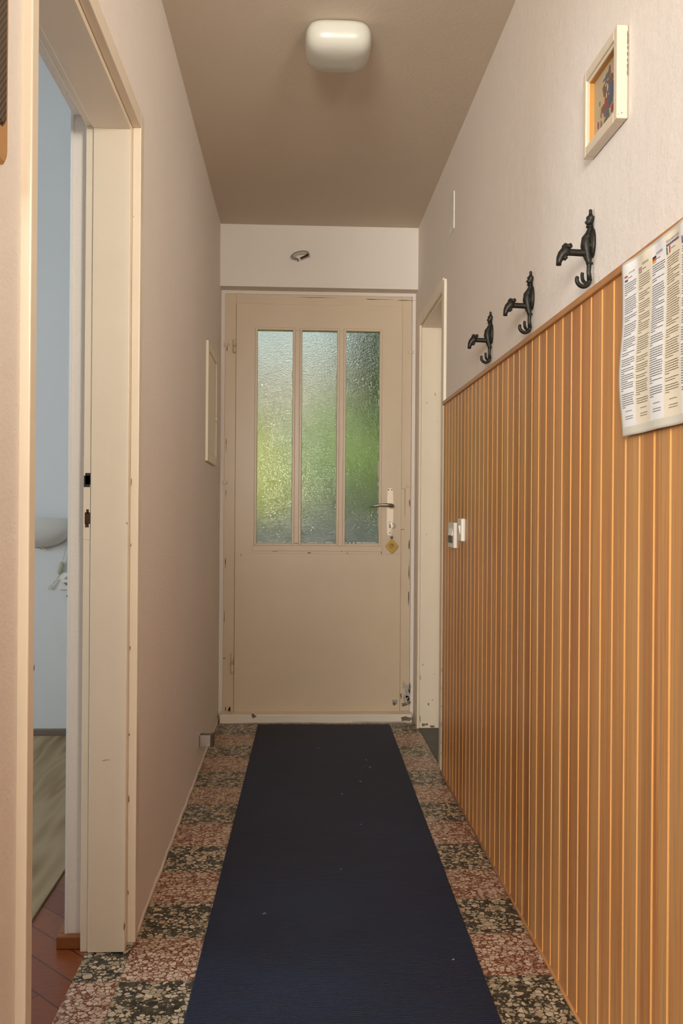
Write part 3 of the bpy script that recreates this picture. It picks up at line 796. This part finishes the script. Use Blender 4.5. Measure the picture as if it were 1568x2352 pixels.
# ------------------------------------------------------------------ coat hooks shaped like water taps
def coat_hook(y, z0, label):
    r = thing('coat_hook', (XR, y, z0), label, 'coat hook', 'tap shaped bronze coat hooks on the right wall')
    X = XR
    m = MB(M_bronze)                 # oval back plate with spine
    rings = []
    for h, k_ in ((0, .96), (.004, 1.0), (.007, .86), (.010, .55)):
        rings.append([(X - h, y + .0165 * k_ * math.cos(a), z0 + .086 + .030 * k_ * math.sin(a)) for a in [i * 2 * PI / 28 for i in range(28)]])
    m.loft(rings); m.build('back_plate', r)
    m = MB(M_bronze)
    m.tube([(X - .007, y, z0 + .012), (X - .009, y, z0 + .030), (X - .008, y, z0 + .045), (X - .011, y, z0 + .058), (X - .015, y, z0 + .080), (X - .014, y, z0 + .094), (X - .010, y, z0 + .103), (X - .007, y, z0 + .112), (X - .007, y, z0 + .124)],
           [.0050, .0042, .0048, .0082, .0105, .0095, .0065, .0052, .0060], 14)
    m.tube([(X - .006, y, z0 + .122), (X - .009, y, z0 + .1265), (X - .006, y, z0 + .130), (X - .006, y, z0 + .134), (X - .006, y, z0 + .137), (X - .006, y, z0 + .140), (X - .006, y, z0 + .146), (X - .006, y, z0 + .149), (X - .006, y, z0 + .152)],
           [.0062, .0085, .0070, .0088, .0080, .0042, .0030, .0038, .0014], 14)
    for dz, rr_ in ((.046, .0068), (.104, .0066), (.118, .0072)):
        m.lathe([(.002, -.003), (rr_, -.0015), (rr_, .0015), (.002, .003)], (X - .0075, y, z0 + dz), 'Z', 14)
    m.lathe([(.0005, -.003), (.005, -.002), (.005, .004)], (X - .003, y, z0 + .100), 'X', 12)
    m.build('stem', r)
    m = MB(M_bronze)                 # the tap: arm, square handle, spout
    za = z0 + .066
    m.tube([(X - .008, y, za), (X - .020, y, za), (X - .050, y, za + .001), (X - .055, y, za + .001)], [.0085, .0068, .0068, .0072], 14)
    m.tube([(X - .049, y, za + .004), (X - .056, y, za + .002), (X - .062, y, za - .004), (X - .066, y, za - .012), (X - .068, y, za - .018), (X - .0685, y, za - .025)], [.0095, .0105, .0090, .0075, .0055, .0052], 14)
    m.tube([(X - .058, y, za - .008), (X - .053, y, za - .013)], [.006, .004], 10)
    m.build('tap_arm', r)
    m = MB(M_bronze)
    for i in range(4):
        a = PI / 4 + i * PI / 2; m.tube([(X - .052, y, za + .011), (X - .052 + .0085 * math.cos(a), y + .010 * math.sin(a), za + .0125)], [.0042, .0048], 10)
    m.lathe([(.0035, -.008), (.0065, -.003), (.0085, .001), (.0080, .0045), (.002, .0058)], (X - .052, y, za + .011), 'Z', 14)
    m.build('tap_handle', r)
    m = MB(M_bronze)                 # double hook at the foot
    p1 = smooth([(X - .007, y, z0 + .016), (X - .009, y, z0 + .006), (X - .018, y, z0 + .0005), (X - .027, y - .001, z0 + .003), (X - .0325, y - .002, z0 + .010), (X - .0325, y - .002, z0 + .017)], 5)
    n_ = len(p1); m.tube(p1, [.0037 + .0006 * math.sin(PI * i / n_) for i in range(n_)], 12)
    p2 = smooth([(X - .007, y, z0 + .012), (X - .010, y + .008, z0 + .009), (X - .015, y + .016, z0 + .016), (X - .016, y + .019, z0 + .028), (X - .015, y + .018, z0 + .033)], 5)
    m.tube(p2, [.0035] * (len(p2) - 2) + [.0032, .0020], 12)
    m.tube([(X - .016 - .0165, y - .002, z0 + .0165), (X - .0325, y - .002, z0 + .020)], [.0044, .0024], 12)
    m.build('double_hook', r)
    return r
h1 = coat_hook(1.772, 1.452, 'bronze tap shaped coat hook nearest the notice sheet')
h2 = copy_tree(h1, (0, 2.233 - 1.772, .0005)); h2['label'] = 'bronze tap shaped coat hook in the middle of the row'
h3 = copy_tree(h1, (0, 2.703 - 1.772, .004)); h3['label'] = 'bronze tap shaped coat hook nearest the entrance door'

# ------------------------------------------------------------------ laminated notice
NY0, NY1, NZ0, NZ1 = 1.553, 1.128, 1.140, 1.436
r = thing('notice_sheet', (PX, 1.34, 1.14), 'laminated multilingual notice sheet with flags on the pine panelling', 'notice')
def wave(u, v):                       # u along the sheet from its far edge (0..1), v up (0..1): distance off the boards, far-edge bulge
    b = .0035 + .0065 * math.sin(PI * min(1, max(0, (v + .05) / .75))) ** 2 * math.exp(-u * 2.2) + .0015 * math.sin(u * 21 + v * 1.5) * (1 - .7 * v) + .0015 * math.sin(u * 9 + 2) * v
    b += .0016 * math.exp(-((v - .97) / .05) ** 2) * (math.sin(u * 34) + .6)
    return max(.0016, b)
def sheet(u, v, lift=0.):
    yv = NY0 + (NY1 - NY0) * u - .003 * (1 - v) * (1 - u)
    top = NZ1 - .0012 * abs(math.sin(u * 19)); bot = NZ0
    return Vector((PX - .0070 - wave(u, v) - lift, yv, bot + (top - bot) * v))
t = NT('laminated_paper'); t.set(Roughness=.28); t.color((.88, .88, .88)); M_paper = t.m
M_creamp = plain('cream_paper', (.86, .78, .62), .28); M_lam = plain('laminate_edge', (.72, .69, .60), .22)
inkm = [plain('ink_dark', (.10, .095, .10), .5), plain('ink_brown', (.17, .125, .07), .5), plain('flag_red', (.55, .07, .05), .5), plain('flag_blue', (.10, .09, .22), .5), plain('flag_green', (.05, .18, .07), .5), plain('flag_black', (.015, .012, .01), .5), plain('flag_gold', (.75, .45, .03), .5), plain('flag_white', (.82, .80, .76), .5)]
m = MB(M_paper, M_creamp, M_lam)
NU, NV = 84, 60
edges = [.022 + i * .1367 for i in range(8)]        # seven language columns
grid = [[[m.bm.verts.new(sheet(i / NU, j / NV, l)) for j in range(NV + 1)] for i in range(NU + 1)] for l in (0, -.0006)]
def colmat(u, v):
    if v < .05 or u < .020 or u > .980 or v > .985: return 2
    k_ = int((u - .022) / .1367); return k_ % 2
for i in range(NU):
    for j in range(NV):
        q = colmat((i + .5) / NU, (j + .5) / NV)
        fc = m.bm.faces.new((grid[0][i][j], grid[0][i + 1][j], grid[0][i + 1][j + 1], grid[0][i][j + 1])); fc.smooth = True; fc.material_index = q
        fc = m.bm.faces.new((grid[1][i][j], grid[1][i][j + 1], grid[1][i + 1][j + 1], grid[1][i + 1][j])); fc.smooth = True; fc.material_index = 2
for l in (0, NU):
    for j in range(NV): fc = m.bm.faces.new((grid[0][l][j], grid[0][l][j + 1], grid[1][l][j + 1], grid[1][l][j])); fc.material_index = 2
for l in (0, NV):
    for i in range(NU): fc = m.bm.faces.new((grid[0][i][l], grid[1][i][l], grid[1][i + 1][l], grid[0][i + 1][l])); fc.material_index = 2
sheet_o = m.build('sheet', r)
SW, SH = NY0 - NY1, NZ1 - NZ0
def patch(mb, u0, u1, v0, v1, mi, lift=.00035, n=2):
    for k_ in range(n):
        a = u0 + (u1 - u0) * k_ / n; b = u0 + (u1 - u0) * (k_ + 1) / n
        vs = [mb.bm.verts.new(sheet(*p_, lift)) for p_ in ((a, v0), (b, v0), (b, v1), (a, v1))]
        fc = mb.bm.faces.new(vs); fc.material_index = mi
m = MB(*inkm)
random.seed(21)
lp = .0036 / SH; lh = .00115 / SH
for k_ in range(7):
    a, b = edges[k_] + .010, edges[k_] + .1367 - .010
    v = .868 if k_ != 3 else .862
    left = random.randint(2, 6)
    while v > .155:
        full = left > 0
        end = b - random.uniform(0, .012) if full else a + (b - a) * random.uniform(.15, .8)
        u = a
        while u < end - .003:             # words
            w_ = min(random.uniform(.006, .022), end - u)
            patch(m, u, u + w_, v, v + lh, k_ % 2, .00035, 1)
            u += w_ + .0019
        left -= 1
        if left < 0:
            left = random.randint(1, 7); v -= lp * random.choice((1.0, 1.6, 1.9))
        else: v -= lp
    for q_, (v_, s_) in enumerate(((.135, .5), (.105, .55), (.092, .6))):
        c_ = (a + b) / 2; u = c_ - (b - a) * s_ / 2
        while u < c_ + (b - a) * s_ / 2:
            patch(m, u, u + .008, v_, v_ + lh, k_ % 2, .00035, 1); u += .0105
    u = a + .036                          # date line under each heading
    for q_ in range(3): patch(m, u, u + .010, .898, .898 + lh, 0, .00035, 1); u += .0125
m.build('printed_text', sheet_o)
m = MB(*inkm)
def flag_h(u, v, cols, w_=.030, h_=.034):
    for i, c_ in enumerate(cols): patch(m, u, u + w_, v + h_ * (1 - (i + 1) / len(cols)), v + h_ * (1 - i / len(cols)), c_, .00045)
def flag_v(u, v, cols, w_=.034, h_=.036):
    for i, c_ in enumerate(cols): patch(m, u + w_ * i / 3, u + w_ * (i + 1) / 3, v, v + h_, c_, .00045, 1)
fv = .884
flag_h(edges[0] + .012, fv, (2, 7, 3)); m.build('flag', sheet_o); m = MB(*inkm)
u = edges[1] + .008; patch(m, u, u + .030, fv, fv + .032, 3, .00045)
patch(m, u + .012, u + .018, fv, fv + .032, 7, .0006, 1); patch(m, u, u + .030, fv + .011, fv + .021, 7, .0006)
patch(m, u + .0135, u + .0165, fv, fv + .032, 2, .0008, 1); patch(m, u, u + .030, fv + .0135, fv + .0185, 2, .0008)
for s_ in (0, 1):
    vs = [sheet(u + (a_ if not s_ else .030 - a_), fv + b_, .00055) for a_, b_ in ((0, 0), (.004, 0), (.030, .032), (.026, .032))]
    fc = m.bm.faces.new([m.bm.verts.new(p_) for p_ in vs]); fc.material_index = 7
m.build('flag', sheet_o); m = MB(*inkm)
flag_h(edges[2] + .010, fv, (5, 2, 6), .034, .036); m.build('flag', sheet_o); m = MB(*inkm)
flag_v(edges[3] + .004, fv, (4, 7, 2)); m.build('flag', sheet_o); m = MB(*inkm)
flag_v(edges[4] + .010, fv, (3, 7, 2)); m.build('flag', sheet_o)
def words(txt, uc, vc, h, width, mi):
    cu = bpy.data.curves.new('words', 'FONT'); cu.body = txt; cu.align_x = 'CENTER'; cu.size = 1.0
    o = bpy.data.objects.new('words', cu); C.objects.link(o)
    dg = bpy.context.evaluated_depsgraph_get(); me = bpy.data.meshes.new_from_object(o.evaluated_get(dg))
    bpy.data.objects.remove(o); bpy.data.curves.remove(cu)
    xs = [v.co.x for v in me.vertices]; sc = width / (max(xs) - min(xs)); ys_ = max(v.co.y for v in me.vertices)
    vm = [hm.bm.verts.new(sheet(uc + v.co.x * sc, vc + v.co.y / ys_ * h, .0005)) for v in me.vertices]
    for p_ in me.polygons:
        try: fc = hm.bm.faces.new([vm[i] for i in p_.vertices]); fc.material_index = mi
        except ValueError: pass
    bpy.data.meshes.remove(me)
for args in (('KUĆNI RED', edges[0] + .080, .922, .0115, .050, 0), ('HOUSE RULES', edges[1] + .078, .922, .0115, .062, 0),
             ('HAUSORDNUNG', edges[2] + .076, .922, .0130, .068, 3), ('REGOLAMENTO INTERNO', edges[3] + .066, .941, .0120, .112, 3)):
    hm = MB(*inkm); words(*args)
    if args[0].startswith('REG'):
        for i in range(8): patch(hm, edges[3] + .006 + i * .0145, edges[3] + .018 + i * .0145, .923, .934, 3, .0005, 1)
    hm.build('heading', sheet_o)

# ------------------------------------------------------------------ light switches on the panelling
r = thing('light_switch', (PX, 3.30, .93), 'square three-rocker switch plate at the far end of the panelling', 'light switch', 'light switches on the panelling')
m = MB(M_plastic); m.box(.5555, PX + .003, 3.238, 3.362, .886, .976, .0015); m.build('plate', r)
for i in range(3):
    y_ = 3.262 + i * .030
    m = MB(M_plastic, M_dkplastic)
    m.poly([(.5555, y_, .957), (.5515, y_, .930), (.5555, y_, .930)], .024, (0, 1, 0)); m.poly([(.5530, y_, .930), (.5535, y_, .903), (.5555, y_, .903), (.5555, y_, .930)], .024, (0, 1, 0), 1)
    m.build('rocker', r)
r = thing('light_switch', (PX, 3.11, .95), 'narrow rounded single switch right of the three-rocker plate', 'light switch', 'light switches on the panelling')
m = MB(M_plastic); m.box(.5535, PX + .003, 3.080, 3.150, .914, .992, .005, 0, 3); m.build('plate', r)
m = MB(M_plastic, M_dkplastic); m.poly([(.5535, 3.098, .968), (.5475, 3.098, .967), (.5520, 3.098, .940), (.5535, 3.098, .938)], .034, (0, 1, 0)); m.build('rocker', r)

# ------------------------------------------------------------------ wooden wall hanging at the left edge of the view
r = thing('wall_plaque', (XL, 1.05, 1.42), 'wooden plaque with dark wicker inset on the wall left of the doorway', 'wall decoration')
m = MB(M_goldwood)
def rr_ring(x, y0_, y1_, z0_, z1_, rad):
    L = []
    for cx_, cz_, a0 in ((y1_ - rad, z1_ - rad, 0), (y0_ + rad, z1_ - rad, PI / 2), (y0_ + rad, z0_ + rad, PI), (y1_ - rad, z0_ + rad, 1.5 * PI)):
        for i in range(6): a = a0 + i * PI / 10; L.append((x, cx_ + rad * math.cos(a), cz_ + rad * math.sin(a)))
    return L
m.loft([rr_ring(XL + .0005, .90, 1.157, 1.428, 1.98, .02), rr_ring(XL + .010, .90, 1.157, 1.428, 1.98, .02), rr_ring(XL + .013, .904, 1.153, 1.432, 1.976, .018)], 0, False); m.build('board', r)
m = MB(M_wicker); m.loft([rr_ring(XL + .012, .925, 1.141, 1.470, 1.95, .012), rr_ring(XL + .0165, .928, 1.138, 1.474, 1.946, .012)], 0, False); m.build('wicker_inset', r)

# ------------------------------------------------------------------ bedroom things
BY = 4.19
r = thing('wall_lamp', (-1.14, BY, .975), 'frosted bowl wall lamp on the bedroom wall', 'lamp')
m = MB(M_frost, M_frostrim)
rings = []
NA, NB = 28, 12
cxl, czl = -1.140, .976
for i in range(NB + 1):                   # quarter bowl: i from the rim against the wall to the outer rim
    ph = (PI / 2) * i / NB
    rings.append([(cxl + .158 * math.cos(PI + PI * j / NA) * (1 if True else 1), BY - .001 - .095 * math.sin(ph) * math.sin(PI * j / NA) ** .5, czl + .132 * math.sin(PI + PI * j / NA) * (1 - .0 * ph) * math.cos(ph) ** .55) for j in range(NA + 1)])
R = [[m.bm.verts.new(p_) for p_ in rg] for rg in rings]
for a, b in zip(R, R[1:]):
    for j in range(NA):
        fc = m.bm.faces.new((a[j], a[j + 1], b[j + 1], b[j])); fc.smooth = True; fc.material_index = 0
bmesh.ops.remove_doubles(m.bm, verts=m.bm.verts, dist=1e-5)
m.build('lamp_shade', r)
m = MB(M_frostrim)
m.tube([(cxl + .159 * math.cos(a), BY - .004, czl + .133 * math.sin(a)) for a in [PI + PI * j / 32 for j in range(33)]], .0035, 8); m.build('rim', r)
m = MB(M_brass); m.lathe([(.001, -.001), (.004, .0), (.004, .006), (.0095, .010), (.0095, .018), (.004, .023), (.0005, .0235)], (cxl + .006, BY - .010, czl - .131), 'Y', 16)
o = m.build('knob', r)
m2_ = o.data; m2_.transform(Matrix.Translation((0, -.022, 0)))
M_cord = plain('pale_cord', (.60, .60, .50), .5)
r = thing('lamp_cord', (-1.055, BY, .75), 'pale cord with an inline switch hanging from the bedroom wall lamp', 'cord')
m = MB(M_cord)
m.tube(smooth([(-1.030, BY - .012, .880), (-1.036, BY - .012, .83), (-1.050, BY - .012, .775)]), .0022, 8)
m.tube(smooth([(-1.060, BY - .012, .725), (-1.082, BY - .012, .690), (-1.104, BY - .012, .668), (-1.108, BY - .012, .660), (-1.098, BY - .012, .660), (-1.085, BY - .013, .690), (-1.062, BY - .018, .700), (-1.040, BY - .030, .7)]), .0022, 8)
m.build('wire', r)
m = MB(plain('olive_switch', (.42, .43, .30), .45)); m.tube([(-1.0485, BY - .012, .780), (-1.050, BY - .012, .772), (-1.0545, BY - .012, .750), (-1.0590, BY - .012, .732), (-1.0605, BY - .012, .724)], [.005, .0105, .0110, .0085, .003], 12); m.build('inline_switch', r)
r = thing('wall_socket', (-1.02, BY, .69), 'white wall socket half hidden behind the bedroom doorway frame', 'socket')
m = MB(M_plastic); m.box(-1.060, -.978, BY - .010, BY, .655, .733, .003); m.build('plate', r)
m = MB(plain('socket_grey', (.30, .31, .31), .5)); m.lathe([(.0005, 0), (.022, 0), (.022, -.001), (.0005, -.001)], (-1.019, BY - .0102, .694), 'Y', 24); m.build('well', r)
m = MB(M_plastic); m.box(-1.048, -.99, BY - .034, BY - .0115, .688, .703, .003)
tag(m.build('plug'), 'flat white plug in the bedroom wall socket', 'plug')
m = MB(M_dkplastic); m.lathe([(.0005, 0), (.008, 0), (.008, -.007), (.005, -.010), (.0005, -.010)], (-1.022, BY, .626), 'Y', 16)
tag(m.build('cable_outlet'), 'tiny dark cable outlet below the bedroom wall socket', 'outlet')
m = MB(M_rug); m.box(-2.4, -.640, 1.55, 4.155, .0005, .007, .002)
tag(m.build('rug'), 'beige and olive striped woven rug on the bedroom parquet', 'rug')

# ------------------------------------------------------------------ garden beyond the entrance door
m = MB(plain('garden_paving', (.20, .21, .22), .8, vary=.2)); m.box(-9, 9, 4.62, 30, -.25, -.15)
struct(m.build('ground'), 'grey paving outside the entrance door', 'ground')
m = MB(plain('added_sunshade', (.5, .46, .4), .9)); m.box(-2.2, 1.8, -3.9, -2.5, 2.50, 2.62)  # unseen slab, added only to block the sun from the rear window
struct(m.build('added_sunshade'), 'eave slab added to keep sun out of the rear window', 'sunshade')
m = MB(plain('blue_grey_render', (.07, .085, .095), .9, vary=.15)); m.box(-6, 8, 7.4, 7.6, -.15, .985, .01)
struct(m.build('wall_garden'), 'low blue-grey garden wall seen through the door glass', 'wall')
m = MB(plain('house_render', (.34, .30, .24), .9, vary=.06)); m.box(-7, 1.2, 17, 22, -.15, 3.7)
struct(m.build('wall_neighbour'), 'pale facade beyond the garden seen through the door glass', 'wall')
def leafy(name, loc, rad, n, col, size, label, seed):
    random.seed(seed)
    r = thing(name, loc, label, 'shrub')
    lm = [plain(name + '_leaf', col, .55, vary=.25)]
    m = MB(*lm)
    for i in range(n):
        d_ = Vector((random.gauss(0, 1), random.gauss(0, 1), random.gauss(0, 1))).normalized()
        rr_ = random.uniform(.72, 1.0)
        p_ = Vector(loc) + Vector((d_.x * rad[0], d_.y * rad[1], rad[2] + d_.z * rad[2])) * 1.0 * 1
        p_ = Vector(loc) + Vector((d_.x * rad[0] * rr_, d_.y * rad[1] * rr_, rad[2] + d_.z * rad[2] * rr_))
        a = Vector((random.gauss(0, 1), random.gauss(0, 1), random.gauss(0, .6))).normalized(); b = (d_ + .4 * a).cross(a).normalized()
        s_ = size * random.uniform(.6, 1.3)
        vs = [m.bm.verts.new(q) for q in (p_ - a * s_, p_ - b * s_ * .45, p_ + a * s_, p_ + b * s_ * .45)]
        m.bm.faces.new(vs)
    m.build('foliage', r)
    m = MB(plain(name + '_bark', (.10, .07, .05), .9)); L = Vector(loc)
    m.tube([L, L + Vector((.02, 0, rad[2] * .6)), L + Vector((0, .03, rad[2] * 1.3))], [.06, .045, .02], 8); m.build('stem', r)
    return r
leafy('hedge_shrub', (-.75, 8.7, -.15), (.72, .6, 1.12), 6500, (.42, .47, .04), .07, 'yellow-green shrub behind the left glass pane', 5)
leafy('hedge_shrub', (.30, 10.0, -.15), (.72, .6, 1.18), 6500, (.22, .40, .02), .07, 'mid green shrub behind the middle glass pane', 6)
leafy('hedge_shrub', (1.55, 8.7, -.15), (.85, .6, 1.28), 6500, (.25, .42, .015), .07, 'bright green shrub behind the right glass pane', 8)
leafy('garden_tree', (2.15, 12.5, -.15), (1.5, 1.4, 2.7), 12000, (.07, .15, .03), .12, 'dark tree behind the shrubs at the right glass pane', 9)
